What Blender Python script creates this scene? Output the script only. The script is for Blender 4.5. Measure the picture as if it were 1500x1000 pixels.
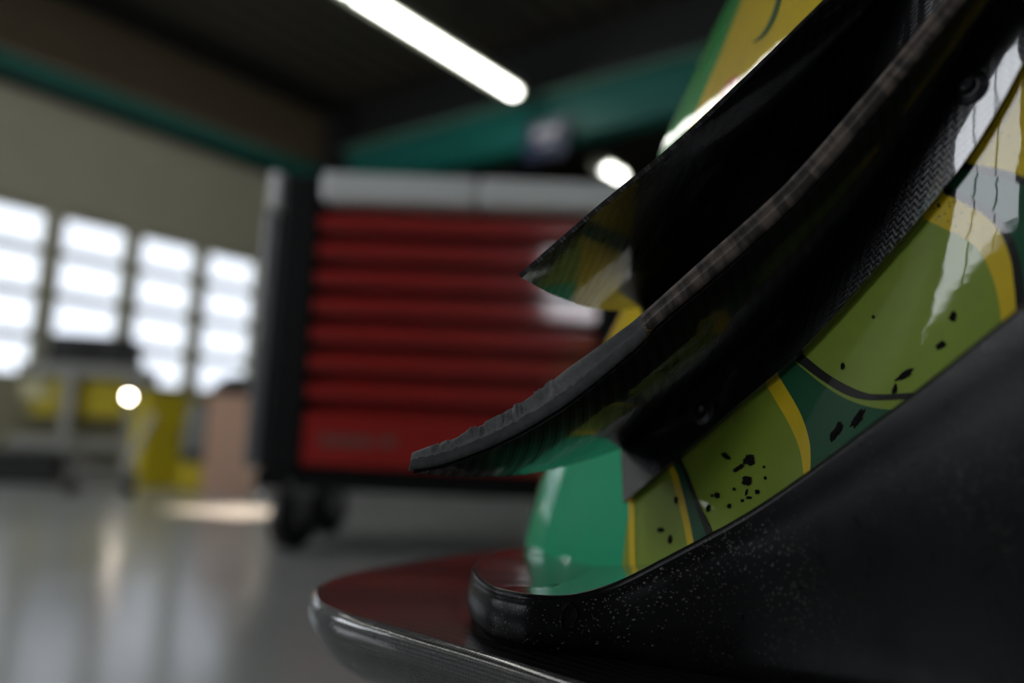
import bpy, bmesh, math, random
import numpy as np
from mathutils import Vector, Matrix
from mathutils.bvhtree import BVHTree

for _o in list(bpy.data.objects):
    bpy.data.objects.remove(_o)
scene = bpy.context.scene
COL = scene.collection
rnd = random.Random(7)

# ------------------------------------------------------------------ camera
YAW, PITCH, ROLL = math.radians(37.4), math.radians(7.3), math.radians(2.5)
CAMZ = 0.31
LENS, SENSOR = 28.0, 36.0
FPX = LENS / SENSOR * 1500.0
cam_d = bpy.data.cameras.new('camera')
cam_d.lens, cam_d.sensor_width, cam_d.sensor_fit = LENS, SENSOR, 'HORIZONTAL'
cam_d.clip_start, cam_d.clip_end = 0.02, 200.0
cam_d.dof.use_dof = True
cam_d.dof.focus_distance = 0.49
cam_d.dof.aperture_fstop = 1.8
cam = bpy.data.objects.new('camera', cam_d)
COL.objects.link(cam)
CR = Matrix.Rotation(YAW, 3, 'Z') @ Matrix.Rotation(math.pi / 2 + PITCH, 3, 'X') @ Matrix.Rotation(ROLL, 3, 'Z')
cam.matrix_world = Matrix.Translation((0, 0, CAMZ)) @ CR.to_4x4()
scene.camera = cam
CAM = Vector((0, 0, CAMZ))

# ------------------------------------------------------------------ world, light, exposure
vs = scene.view_settings
vs.view_transform, vs.look, vs.gamma, vs.use_curve_mapping = 'Standard', 'None', 1.0, False
vs.exposure = 0.42
wd = bpy.data.worlds.new('daylight')
scene.world = wd
wd.use_nodes = True
wn = wd.node_tree
wn.nodes.clear()
wo = wn.nodes.new('ShaderNodeOutputWorld')
wb = wn.nodes.new('ShaderNodeBackground')
wb.inputs['Color'].default_value = (0.86, 0.93, 1.0, 1)
wb.inputs['Strength'].default_value = 3.0
wn.links.new(wb.outputs[0], wo.inputs[0])

sun_d = bpy.data.lights.new('sun', 'SUN')
sun_d.energy = 22.0
sun_d.angle = math.radians(0.6)
sun_d.color = (1.0, 0.80, 0.62)
sun = bpy.data.objects.new('sun_offscreen', sun_d)
COL.objects.link(sun)
# the low sun comes in through one open pane of the sectional door
SUN_DIR = Vector((2.57, 0.55, -1.25)).normalized()
sun.rotation_euler = SUN_DIR.to_track_quat('-Z', 'Y').to_euler()


# ------------------------------------------------------------------ helpers
def W(x, y, z):
    """camera-heading frame (x right, y ahead, z relative to the lens height) -> world"""
    c, s = math.cos(YAW), math.sin(YAW)
    return Vector((c * x - s * y, s * x + c * y, CAMZ + z))


def ray(px, py):
    return CR @ Vector(((px - 750) / FPX, -(py - 500) / FPX, -1.0))


def pix(px, py, d):
    return CAM + ray(px, py) * d


def catmull(pts, n):
    """resample a polyline of tuples as a centripetal-free Catmull-Rom spline by chord length"""
    P = np.array(pts, float)
    k = np.concatenate([[0], np.cumsum(np.linalg.norm(np.diff(P, axis=0), axis=1))])
    t = np.linspace(0, k[-1], n) if isinstance(n, int) else np.asarray(n) * k[-1]
    m = np.zeros_like(P)
    for i in range(len(P)):
        a, b = max(i - 1, 0), min(i + 1, len(P) - 1)
        m[i] = (P[b] - P[a]) / (k[b] - k[a])
    out = []
    for v in t:
        i = min(max(int(np.searchsorted(k, v) - 1), 0), len(P) - 2)
        h = k[i + 1] - k[i]
        u = (v - k[i]) / h
        out.append((2*u**3 - 3*u**2 + 1) * P[i] + (u**3 - 2*u**2 + u) * h * m[i]
                   + (-2*u**3 + 3*u**2) * P[i+1] + (u**3 - u**2) * h * m[i+1])
    return np.array(out)


def linkobj(name, me, mat=None, parent=None):
    o = bpy.data.objects.new(name, me)
    COL.objects.link(o)
    if mat is not None and not me.materials:
        me.materials.append(mat)
    if parent is not None:
        o.parent = parent
        o.matrix_parent_inverse = WM(parent).inverted()
    return o


def WM(o):
    m = o.matrix_basis.copy() if o.type == 'EMPTY' or True else None
    if o.parent is not None:
        m = WM(o.parent) @ o.matrix_parent_inverse @ m
    return m


def tag(o, label, cat, group=None):
    o['label'], o['category'] = label, cat
    if group:
        o['group'] = group
    return o


def struct(o):
    o['kind'] = 'structure'
    return o


def thing(name, loc, label, cat, group=None, rz=0.0):
    o = bpy.data.objects.new(name, None)
    COL.objects.link(o)
    o.location = loc
    o.rotation_euler = (0, 0, rz)
    o.empty_display_size = 0.05
    return tag(o, label, cat, group)


def mesh_from(name, verts, faces, smooth=False, uvs=None):
    me = bpy.data.meshes.new(name)
    me.from_pydata([tuple(v) for v in verts], [], faces)
    if uvs is not None:
        lay = me.uv_layers.new(name='UVMap')
        idx = np.empty(len(me.loops), dtype=np.int32)
        me.loops.foreach_get('vertex_index', idx)
        lay.data.foreach_set('uv', np.asarray(uvs, dtype=np.float32)[idx].ravel())
    if smooth:
        me.polygons.foreach_set('use_smooth', [True] * len(me.polygons))
    me.update()
    return me


def grid_mesh(name, G, smooth=True, uvs=None, close_u=False):
    """G[i][j] points -> quad grid"""
    nu, nv = len(G), len(G[0])
    V = [p for row in G for p in row]
    F = []
    for i in range(nu if close_u else nu - 1):
        i2 = (i + 1) % nu
        for j in range(nv - 1):
            F.append((i * nv + j, i2 * nv + j, i2 * nv + j + 1, i * nv + j + 1))
    if uvs is None:
        uvs = []
        du = 0.0
        for i in range(nu):
            if i:
                du += (Vector(G[i][0]) - Vector(G[i-1][0])).length
            dv = 0.0
            for j in range(nv):
                if j:
                    dv += (Vector(G[i][j]) - Vector(G[i][j-1])).length
                uvs.append((du, dv))
    return mesh_from(name, V, F, smooth, uvs)


def bm_mesh(name, bm, smooth=False):
    me = bpy.data.meshes.new(name)
    bmesh.ops.recalc_face_normals(bm, faces=bm.faces)
    bm.to_mesh(me)
    bm.free()
    if smooth:
        me.polygons.foreach_set('use_smooth', [True] * len(me.polygons))
    return me


def bx(bm, c, s, rot=None, bev=0.0, seg=2):
    """box with centre c and size s, optionally bevelled and rotated"""
    r = bmesh.ops.create_cube(bm, size=1.0)
    vs_ = r['verts']
    bmesh.ops.scale(bm, vec=Vector(s), verts=vs_)
    if bev > 0:
        es = list({e for v in vs_ for e in v.link_edges})
        rr = bmesh.ops.bevel(bm, geom=es, offset=bev, segments=seg, profile=0.5, affect='EDGES')
        vs_ = list({v for f in rr['faces'] for v in f.verts} | {v for v in vs_ if v.is_valid})
    m = Matrix.Translation(c)
    if rot is not None:
        m = m @ rot.to_4x4()
    bmesh.ops.transform(bm, matrix=m, verts=vs_)
    return vs_


def cyl(bm, a, b, r, r2=None, seg=20, cap=True):
    a, b = Vector(a), Vector(b)
    d = b - a
    m = Matrix.Translation((a + b) / 2) @ d.to_track_quat('Z', 'Y').to_matrix().to_4x4()
    return bmesh.ops.create_cone(bm, cap_ends=cap, segments=seg, radius1=r, radius2=r if r2 is None else r2,
                                 depth=d.length, matrix=m)['verts']


def lathe(bm, prof, seg=40, m=Matrix.Identity(4)):
    rings = []
    for r, z in prof:
        rings.append([bm.verts.new(m @ Vector((r * math.cos(2*math.pi*k/seg), r * math.sin(2*math.pi*k/seg), z))) for k in range(seg)])
    for a, b in zip(rings[:-1], rings[1:]):
        for k in range(seg):
            bm.faces.new((a[k], a[(k+1) % seg], b[(k+1) % seg], b[k]))
    return rings


def box_obj(name, c, s, mat, parent=None, bev=0.0, rot=None, smooth=False):
    bm = bmesh.new()
    bx(bm, c, s, rot, bev)
    return linkobj(name, bm_mesh(name, bm, smooth), mat, parent)


def solidify(o, t, off=-1.0, sharp=True):
    m = o.modifiers.new('thickness', 'SOLIDIFY')
    m.thickness, m.offset = t, off
    if sharp:
        o.modifiers.new('edges', 'EDGE_SPLIT').split_angle = math.radians(40)
    return o


# ------------------------------------------------------------------ materials
def S(r, g, b):
    f = lambda v: ((v / 255) / 12.92) if v <= 10 else (((v / 255) + 0.055) / 1.055) ** 2.4
    return (f(r), f(g), f(b), 1.0)


class N:
    """small node helper around one Principled material"""
    def __init__(self, name, color, rough=0.5, metal=0.0, coat=0.0, coat_rough=0.03, spec=0.5):
        self.m = bpy.data.materials.new(name)
        self.m.use_nodes = True
        self.t = self.m.node_tree
        self.p = self.t.nodes['Principled BSDF']
        self.p.inputs['Base Color'].default_value = color
        self.p.inputs['Roughness'].default_value = rough
        self.p.inputs['Metallic'].default_value = metal
        self.p.inputs['Coat Weight'].default_value = coat
        self.p.inputs['Coat Roughness'].default_value = coat_rough
        self.p.inputs['Specular IOR Level'].default_value = spec

    def new(self, kind, **kw):
        n = self.t.nodes.new(kind)
        for k, v in kw.items():
            if hasattr(n, k) and not k.startswith('i_'):
                setattr(n, k, v)
            else:
                n.inputs[k[2:].replace('_', ' ')].default_value = v
        return n

    def link(self, a, b):
        self.t.links.new(a, b)

    def coord(self, which='Object'):
        return self.t.nodes.new('ShaderNodeTexCoord').outputs[which]

    def noise(self, scale, detail=4, which='Object', rough=0.5, stretch=None):
        n = self.new('ShaderNodeTexNoise', i_Scale=scale, i_Detail=detail, i_Roughness=rough)
        c = self.coord(which)
        if stretch:
            mp = self.new('ShaderNodeMapping')
            mp.inputs['Scale'].default_value = stretch
            self.link(c, mp.inputs['Vector'])
            c = mp.outputs[0]
        self.link(c, n.inputs['Vector'])
        return n.outputs['Fac']

    def ramp(self, fac, stops):
        r = self.new('ShaderNodeValToRGB')
        e = r.color_ramp.elements
        e[0].position, e[0].color = stops[0]
        e[1].position, e[1].color = stops[-1]
        for pos, c in stops[1:-1]:
            x = e.new(pos)
            x.color = c
        self.link(fac, r.inputs['Fac'])
        return r.outputs['Color']

    def mix(self, fac, a, b):
        n = self.t.nodes.new('ShaderNodeMix')
        n.data_type = 'RGBA'
        for sock, v in ((n.inputs[0], fac), (n.inputs[6], a), (n.inputs[7], b)):
            if isinstance(v, bpy.types.NodeSocket):
                self.link(v, sock)
            else:
                sock.default_value = v
        return n.outputs[2]

    def math(self, op, a, b=0.0):
        n = self.t.nodes.new('ShaderNodeMath')
        n.operation = op
        for sock, v in ((n.inputs[0], a), (n.inputs[1], b)):
            if isinstance(v, bpy.types.NodeSocket):
                self.link(v, sock)
            else:
                sock.default_value = v
        return n.outputs[0]

    def bump(self, height, dist, strength=1.0, coat=False):
        n = self.new('ShaderNodeBump', i_Distance=dist, i_Strength=strength)
        self.link(height, n.inputs['Height'])
        self.link(n.outputs[0], self.p.inputs['Normal'])
        if coat:
            self.link(n.outputs[0], self.p.inputs['Coat Normal'])
        return n

    def color(self, sock):
        self.link(sock, self.p.inputs['Base Color'])

    def rough(self, sock):
        self.link(sock, self.p.inputs['Roughness'])


def plain(name, color, rough=0.5, metal=0.0, coat=0.0, var=0.15, scale=12.0):
    n = N(name, color, rough, metal, coat)
    f = n.noise(scale, 5)
    dark = tuple(c * (1 - var) for c in color[:3]) + (1,)
    n.color(n.mix(f, dark, tuple(min(1, c * (1 + var)) for c in color[:3]) + (1,)))
    n.rough(n.math('ADD', n.math('MULTIPLY', f, 0.12), max(rough - 0.06, 0.02)))
    return n.m


def emit(name, color, strength):
    m = bpy.data.materials.new(name)
    m.use_nodes = True
    p = m.node_tree.nodes['Principled BSDF']
    p.inputs['Base Color'].default_value = (0.8, 0.8, 0.8, 1)
    p.inputs['Emission Color'].default_value = color
    p.inputs['Emission Strength'].default_value = strength
    return m


def paint(name, color, dirt=0.35):
    n = N(name, color, 0.45, 0.0, 1.0, 0.035, spec=0.15)
    v = n.new('ShaderNodeTexVoronoi', i_Scale=330.0)
    n.link(n.coord(), v.inputs['Vector'])
    big = n.noise(9, 3)
    # chips and stuck rubber crumbs: tiny dark dots, denser in patches
    spot = n.math('LESS_THAN', v.outputs['Distance'], n.math('MULTIPLY', n.math('SUBTRACT', big, 0.53), 0.9))
    fine = n.noise(60, 6, rough=0.7)
    film = n.mix(n.math('MULTIPLY', fine, dirt), color, tuple(c * 0.55 + 0.03 for c in color[:3]) + (1,))
    n.color(n.mix(spot, film, (0.015, 0.013, 0.012, 1)))
    n.bump(n.noise(38, 2), 0.0006, 0.35)
    cb = n.new('ShaderNodeBump', i_Distance=0.0005, i_Strength=0.25)
    n.link(n.noise(55, 2), cb.inputs['Height'])
    n.link(cb.outputs[0], n.p.inputs['Coat Normal'])
    return n.m


def carbon(name, base, rough, pitch=0.0024, coat=1.0, lo=0.5, hi=1.8, bumpd=0.0002, coat_rough=0.05):
    """2x2 twill in metres on the UV map"""
    n = N(name, base, rough, 0.0, coat, coat_rough)
    sep = n.new('ShaderNodeSeparateXYZ')
    n.link(n.coord('UV'), sep.inputs[0])
    u = n.math('DIVIDE', sep.outputs[0], pitch)
    v = n.math('DIVIDE', sep.outputs[1], pitch)
    d = n.math('FRACT', n.math('MULTIPLY', n.math('ADD', n.math('FLOOR', u), n.math('FLOOR', v)), 0.25))
    warp = n.math('GREATER_THAN', d, 0.49)
    hu = n.math('ABSOLUTE', n.math('SINE', n.math('MULTIPLY', u, math.pi)))
    hv = n.math('ABSOLUTE', n.math('SINE', n.math('MULTIPLY', v, math.pi)))
    hmix = n.math('ADD', n.math('MULTIPLY', warp, hu), n.math('MULTIPLY', n.math('SUBTRACT', 1.0, warp), hv))
    n.color(n.mix(warp, tuple(c * lo for c in base[:3]) + (1,), tuple(c * hi for c in base[:3]) + (1,)))
    n.bump(hmix, bumpd, 0.6)
    cb = n.new('ShaderNodeBump', i_Distance=0.0004, i_Strength=0.2)
    n.link(n.noise(40, 3), cb.inputs['Height'])
    n.link(cb.outputs[0], n.p.inputs['Coat Normal'])
    return n.m


M = {}
M['lime'] = paint('lime_paint', S(140, 166, 52))
M['yellow'] = paint('yellow_paint', S(226, 196, 22))
M['teal'] = paint('teal_paint', S(0, 150, 105), 0.15)
M['dgreen'] = paint('dark_green_paint', S(6, 84, 52))
M['black_vinyl'] = paint('black_vinyl', S(14, 15, 14), 0.1)
M['red_vinyl'] = paint('red_vinyl', S(200, 22, 26), 0.15)
M['carbon_gloss'] = carbon('gloss_carbon', (0.006, 0.006, 0.007, 1), 0.25)
M['carbon_gloss'].node_tree.nodes['Principled BSDF'].inputs['Coat IOR'].default_value = 1.75
M['carbon_splitter'] = carbon('splitter_carbon', (0.010, 0.009, 0.009, 1), 0.30, 0.0030, 1.0, 0.4, 2.2)


def fade_coat(m, u0, u1, w1):  # gloss faded along the length so the rear reflects darker
    t = m.node_tree
    sep = t.nodes.new('ShaderNodeSeparateXYZ')
    tc = t.nodes.new('ShaderNodeTexCoord')
    t.links.new(tc.outputs['UV'], sep.inputs[0])
    mr = t.nodes.new('ShaderNodeMapRange')
    mr.inputs['From Min'].default_value, mr.inputs['From Max'].default_value = u0, u1
    mr.inputs['To Min'].default_value, mr.inputs['To Max'].default_value = 1.0, w1
    t.links.new(sep.outputs[0], mr.inputs['Value'])
    t.links.new(mr.outputs[0], t.nodes['Principled BSDF'].inputs['Coat Weight'])


M['carbon_blade'] = carbon('dive_plane_carbon', (0.005, 0.005, 0.006, 1), 0.35)
M['carbon_blade'].node_tree.nodes['Principled BSDF'].inputs['Coat IOR'].default_value = 1.8
M['carbon_blade'].node_tree.nodes['Principled BSDF'].inputs['Specular IOR Level'].default_value = 0.2
fade_coat(M['carbon_blade'], 0.12, 0.21, 0.25)


def mat_satin_plate():
    n = N('pitted_black_plate', (0.010, 0.010, 0.011, 1), 0.3, spec=0.2)
    v = n.new('ShaderNodeTexVoronoi', i_Scale=420.0)
    n.link(n.coord(), v.inputs['Vector'])
    patch = n.noise(14, 3)
    pit = n.math('LESS_THAN', v.outputs['Distance'], n.math('MULTIPLY', n.math('SUBTRACT', patch, 0.40), 1.0))
    deep = n.mix(n.noise(70, 5), (0.003, 0.003, 0.0035, 1), (0.008, 0.008, 0.009, 1))
    n.color(n.mix(pit, deep, (0.07, 0.067, 0.064, 1)))
    h = n.math('ADD', n.math('MULTIPLY', pit, 0.8), n.math('MULTIPLY', n.noise(320, 4), 0.5))
    n.bump(h, 0.0005, 0.35)
    n.rough(n.math('ADD', 0.22, n.math('MULTIPLY', n.noise(90, 4), 0.16)))
    return n.m


def mat_trim():
    n = N('scuffed_edge_trim', (0.035, 0.036, 0.037, 1), 0.55)
    f = n.noise(140, 6, rough=0.65)
    g = n.noise(26, 3, 'UV', stretch=(30, 900, 1))
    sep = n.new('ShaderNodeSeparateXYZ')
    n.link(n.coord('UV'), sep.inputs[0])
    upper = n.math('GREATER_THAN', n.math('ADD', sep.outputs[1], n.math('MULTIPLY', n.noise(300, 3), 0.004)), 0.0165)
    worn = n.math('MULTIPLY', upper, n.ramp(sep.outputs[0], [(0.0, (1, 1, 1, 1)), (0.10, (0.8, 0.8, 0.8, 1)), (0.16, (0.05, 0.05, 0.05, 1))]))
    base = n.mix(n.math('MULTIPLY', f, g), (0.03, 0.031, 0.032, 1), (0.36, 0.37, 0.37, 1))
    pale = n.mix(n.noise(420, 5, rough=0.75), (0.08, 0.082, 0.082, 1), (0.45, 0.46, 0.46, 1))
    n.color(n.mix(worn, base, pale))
    n.bump(n.math('ADD', n.math('ADD', f, g), n.math('MULTIPLY', n.noise(700, 4), 0.6)), 0.0008, 0.7)
    return n.m


def mat_bare_edge():
    n = N('bare_laminate_edge', (0.04, 0.032, 0.026, 1), 0.5)
    f = n.noise(120, 4, 'UV', stretch=(1.0, 0.25, 1))
    n.color(n.mix(n.ramp(f, [(0.42, (0, 0, 0, 1)), (0.58, (1, 1, 1, 1))]), (0.035, 0.029, 0.025, 1), (0.15, 0.115, 0.095, 1)))
    n.bump(n.noise(400, 3), 0.0005, 0.5)
    return n.m


def mat_lip():
    n = N('worn_splitter_lip', (0.03, 0.03, 0.032, 1), 0.28, 0.0, 1.0, 0.10, spec=0.3)
    n.p.inputs['Coat IOR'].default_value = 1.8
    sep = n.new('ShaderNodeSeparateXYZ')
    n.link(n.coord('UV'), sep.inputs[0])
    u = n.math('SINE', n.math('MULTIPLY', n.math('ADD', sep.outputs[0], sep.outputs[1]), 2 * math.pi / 0.0052))
    v = n.math('SINE', n.math('MULTIPLY', n.math('SUBTRACT', sep.outputs[0], sep.outputs[1]), 2 * math.pi / 0.0052))
    w = n.math('MULTIPLY', u, v)
    n.bump(n.math('ADD', w, n.math('MULTIPLY', n.noise(90, 6, rough=0.7), 3.0)), 0.0004, 0.7)
    n.color(n.mix(n.noise(45, 6, rough=0.7), (0.004, 0.004, 0.005, 1), (0.045, 0.045, 0.048, 1)))
    n.rough(n.math('ADD', 0.16, n.math('MULTIPLY', n.noise(60, 5), 0.3)))
    return n.m


M['plate'] = mat_satin_plate()
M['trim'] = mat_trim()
M['bare'] = mat_bare_edge()
M['lip'] = mat_lip()
M['dirt'] = plain('rubber_dirt', (0.008, 0.007, 0.007, 1), 0.85)
M['dirt'].node_tree.nodes['Principled BSDF'].inputs['Specular IOR Level'].default_value = 0.1
M['fray'] = plain('frayed_fibre', S(150, 128, 88), 0.8)
M['bolt'] = plain('dark_bolt', (0.05, 0.05, 0.055, 1), 0.35, 0.8)
M['rubber'] = plain('black_rubber', (0.012, 0.012, 0.012, 1), 0.6)
M['rim'] = plain('dark_rim', (0.06, 0.06, 0.065, 1), 0.3, 0.9)
M['frame_black'] = plain('black_powder_coat', (0.005, 0.005, 0.006, 1), 0.5)
M['frame_black'].node_tree.nodes['Principled BSDF'].inputs['Specular IOR Level'].default_value = 0.2
_n = N('red_drawer_lacquer', S(176, 24, 14), 0.40, 0.0, 1.0, 0.07)
_n.p.inputs['Coat IOR'].default_value = 1.9
M['drawer_red'] = _n.m
M['alu'] = plain('pale_worktop', (0.88, 0.88, 0.89, 1), 0.3, 0.0, var=0.08, scale=4)
M['alu_dark'] = plain('grey_handle_rail', (0.20, 0.20, 0.21, 1), 0.35, 0.5)
M['chrome'] = plain('chrome', (0.75, 0.75, 0.76, 1), 0.12, 1.0, var=0.05)
M['print'] = plain('grey_print', S(120, 84, 78), 0.5)
M['door'] = plain('sectional_door_panel', S(184, 182, 162), 0.6, var=0.08, scale=3)
M['door_frame'] = plain('door_glazing_frame', S(150, 146, 126), 0.5, var=0.08)
M['teal_steel'] = plain('teal_painted_steel', S(0, 100, 90), 0.5, var=0.1, scale=3)
M['teal_light'] = plain('pale_teal_flange', S(92, 128, 112), 0.5, var=0.1)
M['brown_panel'] = plain('brown_wall_panel', S(92, 80, 62), 0.8, var=0.1, scale=3)
M['dark_wall'] = plain('dark_wall', S(42, 40, 38), 0.85, var=0.15, scale=2)
M['wall'] = plain('grey_plaster', S(120, 118, 108), 0.85, var=0.1, scale=2)
M['ceil'] = plain('dark_ceiling_sheet', S(64, 62, 54), 0.7, var=0.12, scale=3)
M['black_steel'] = plain('black_beam_paint', (0.006, 0.006, 0.006, 1), 0.7)
M['white_house'] = plain('lamp_housing', S(190, 196, 176), 0.5)
M['tube'] = emit('lit_tube', (1.0, 0.99, 0.94, 1), 9.0)
M['pane'] = emit('daylit_frosted_pane', (0.80, 0.87, 1.0, 1), 1.05)
M['navy'] = plain('navy_sign', S(20, 34, 70), 0.5)
M['greyprint'] = plain('pale_sign_print', S(170, 170, 180), 0.6)
M['cart_grey'] = plain('grey_cart_steel', S(150, 150, 144), 0.4, 0.2)
M['case_black'] = plain('black_case_plastic', (0.010, 0.010, 0.010, 1), 0.55)
M['yellow_board'] = plain('yellow_board', S(206, 188, 22), 0.6, var=0.1, scale=5)
M['cream'] = plain('cream_sheet', S(226, 222, 176), 0.6)
M['card'] = plain('cardboard', S(226, 186, 162), 0.75, var=0.08)
M['silver'] = plain('silver_paint', S(176, 174, 170), 0.3, 0.6)
M['grey_bin'] = plain('grey_plastic', S(128, 132, 128), 0.5)


def mat_floor():
    n = N('polished_grey_floor', S(110, 112, 112), 0.2, spec=0.6)
    f = n.noise(1.3, 6)
    n.color(n.mix(f, S(165, 167, 167), S(205, 207, 207)))
    n.rough(n.math('ADD', 0.13, n.math('MULTIPLY', n.noise(5, 5), 0.12)))
    n.bump(n.noise(7, 3), 0.004, 0.15)
    return n.m


M['floor'] = mat_floor()

# ================================================================== THE SETTING
XL, XR, YF, YB, YBAY, ZC = -5.30, 5.6, -4.6, 4.30, 9.0, 3.12
LINT = 2.36                        # underside of the teal lintel

struct(box_obj('floor', ((XL + XR) / 2, (YF + YBAY) / 2, -0.05), (XR - XL + 0.6, YBAY - YF + 0.6, 0.1), M['floor']))

# ribbed dark ceiling
bm = bmesh.new()
x = XL - 0.1
prof = []
while x < XR + 0.1:
    prof += [(x, 0.0), (x + 0.10, 0.0), (x + 0.12, 0.035), (x + 0.18, 0.035)]
    x += 0.20
va = [bm.verts.new((a, YF - 0.1, ZC + b)) for a, b in prof]
vb = [bm.verts.new((a, YBAY + 0.1, ZC + b)) for a, b in prof]
for i in range(len(prof) - 1):
    bm.faces.new((va[i], va[i+1], vb[i+1], vb[i]))
o = linkobj('ceiling', bm_mesh('ceiling', bm), M['ceil'])
solidify(o, 0.06, 1.0)
struct(o)

# left wall: brown panel over the lintel, plaster past the door
DY0, DY1, DZ1 = 0.60, 3.92, LINT - 0.004     # the sectional door
bm = bmesh.new()
bx(bm, (XL - 0.15, (YF + YBAY) / 2, (LINT + 0.2 + ZC) / 2), (0.3, YBAY - YF, ZC - LINT - 0.2))
o = struct(linkobj('wall_left', bm_mesh('wall_left', bm), M['brown_panel']))
wl = o
GY0, GY1, GZ0, GZ1 = -3.0, -1.4, 0.95, 2.1             # wide frosted window further along the wall
for y0_, y1_, z0_, z1_ in ((YF, GY0, 0, LINT + 0.2), (GY1, DY0, 0, LINT + 0.2), (GY0, GY1, GZ1, LINT + 0.2), (GY0, GY1, 0, GZ0)):
    box_obj('plaster_panel', (XL - 0.05, (y0_ + y1_) / 2, (z0_ + z1_) / 2), (0.1, y1_ - y0_, z1_ - z0_), M['wall'], wl)
M['daylit'] = emit('daylit_window', (0.9, 0.94, 1.0, 1), 5.0)
w3 = struct(box_obj('window_3_offscreen', (XL - 0.05, (GY0 + GY1) / 2, (GZ0 + GZ1) / 2), (0.012, GY1 - GY0, GZ1 - GZ0), M['daylit']))
for k in range(1, 4):
    box_obj('window_bar', (XL - 0.03, GY0 + k * (GY1 - GY0) / 4, (GZ0 + GZ1) / 2), (0.06, 0.06, GZ1 - GZ0), M['frame_black'], w3)
box_obj('plaster_panel', (XL - 0.15, (DY1 + YBAY) / 2, (LINT + 0.2) / 2), (0.3, YBAY - DY1, LINT + 0.2), M['dark_wall'], wl)
# teal lintel over the door, black beam below the ceiling
t1 = struct(box_obj('trim_1', (XL + 0.04, (YF + YB) / 2, LINT + 0.08), (0.10, YB - YF, 0.16), M['teal_steel'], bev=0.006))
box_obj('flange', (XL + 0.06, (YF + YB) / 2, LINT - 0.008), (0.14, YB - YF, 0.016), M['black_steel'], t1)
struct(box_obj('trim_2', (XL + 0.10, (YF + YB) / 2, ZC - 0.06), (0.20, YB - YF, 0.12), M['black_steel'], bev=0.006))

# sectional door: horizontal sections, four rows of panes in each column
door = struct(box_obj('door_1', (XL - 0.08, (DY0 + DY1) / 2, DZ1 - 0.03), (0.05, DY1 - DY0 + 0.1, 0.06), M['door_frame']))
rows = [1.52, 1.247, 0.974, 0.70]
cols = [0.86 + 0.51 * k for k in range(6)]
PH, PW = 0.220, 0.395
# sections above and below the glazing
def section(z0, z1, name='door_section'):
    bm = bmesh.new()
    bx(bm, (XL - 0.03, (DY0 + DY1) / 2, (z0 + z1) / 2), (0.06, DY1 - DY0, z1 - z0), bev=0.006)
    bx(bm, (XL - 0.05, (DY0 + DY1) / 2, (z0 + z1) / 2), (0.016, DY1 - DY0, z1 - z0 + 0.016))
    # pressed groove lines along the section
    k = max(1, int((z1 - z0) / 0.13))
    for q in range(k):
        bx(bm, (XL + 0.004, (DY0 + DY1) / 2, z0 + (q + 0.5) * (z1 - z0) / k), (0.012, DY1 - DY0 - 0.02, 0.045), bev=0.005)
    return linkobj(name, bm_mesh(name, bm), M['door'], door)
zt = rows[0] + 0.1365
for a, b in ((zt, zt + 0.33), (zt + 0.33, DZ1), (0.02, 0.28), (0.28, rows[3] - 0.1365)):
    section(a, b)
# glazing bars
for z in [rows[0] + 0.1365 - 0.017] + [(rows[i] + rows[i+1]) / 2 for i in range(3)] + [rows[3] - 0.1365 + 0.017]:
    box_obj('glazing_bar', (XL - 0.03, (DY0 + DY1) / 2, z), (0.06, DY1 - DY0, 0.273 - PH if abs(z - 1.38) < 5 and z not in (rows[0] + 0.1195, rows[3] - 0.1195) else 0.034), M['door_frame'], door, bev=0.004)
zc, hh = (rows[0] + rows[3]) / 2, rows[0] - rows[3] + 0.273
for k in range(7):
    y = 0.86 - 0.255 + 0.51 * k
    y0, y1 = max(y - (0.51 - PW) / 2, DY0), min(y + (0.51 - PW) / 2, DY1)
    if y1 > y0:
        box_obj('mullion', (XL - 0.025, (y0 + y1) / 2, zc), (0.065, y1 - y0, hh), M['door'], door, bev=0.004)
pane_me = None
for r in rows:
    for cy in cols:
        if abs(r - 1.247) < 0.01 and abs(cy - 1.37) < 0.01:
            continue                   # this pane stands open, the sun comes through
        if pane_me is None:
            bm = bmesh.new()
            bx(bm, (0, 0, 0), (0.012, PW + 0.03, PH + 0.03), bev=0.003)
            pane_me = bm_mesh('pane', bm)
            pane_me.materials.append(M['pane'])
        p = bpy.data.objects.new('pane', pane_me)
        COL.objects.link(p)
        p.location = (XL - 0.055, cy, r)
        p.parent = door
        p.matrix_parent_inverse = WM(door).inverted()

# back of the bay: a teal steel lintel with a dark bay behind it
wb_ = struct(box_obj('wall_back', ((XL + XR) / 2, YBAY + 0.1, ZC / 2 + 0.04), (XR - XL, 0.2, ZC + 0.08), M['dark_wall']))
t3 = struct(box_obj('trim_3', ((XL + XR) / 2, YB, LINT + 0.15), (XR - XL, 0.12, 0.30), M['teal_steel'], bev=0.006))
box_obj('flange', ((XL + XR) / 2, YB - 0.03, LINT + 0.315), (XR - XL, 0.20, 0.03), M['teal_light'], t3)
box_obj('flange', ((XL + XR) / 2, YB - 0.01, LINT - 0.01), (XR - XL, 0.16, 0.02), M['teal_steel'], t3)
struct(box_obj('trim_4', ((XL + XR) / 2, YB + 0.02, (LINT + 0.33 + ZC) / 2), (XR - XL, 0.06, ZC - LINT - 0.33), M['black_steel']))
struct(box_obj('trim_5', (XL + 0.12, YB - 0.03, LINT / 2 + 0.35), (0.24, 0.20, LINT + 0.7), M['black_steel'], bev=0.01))

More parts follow.
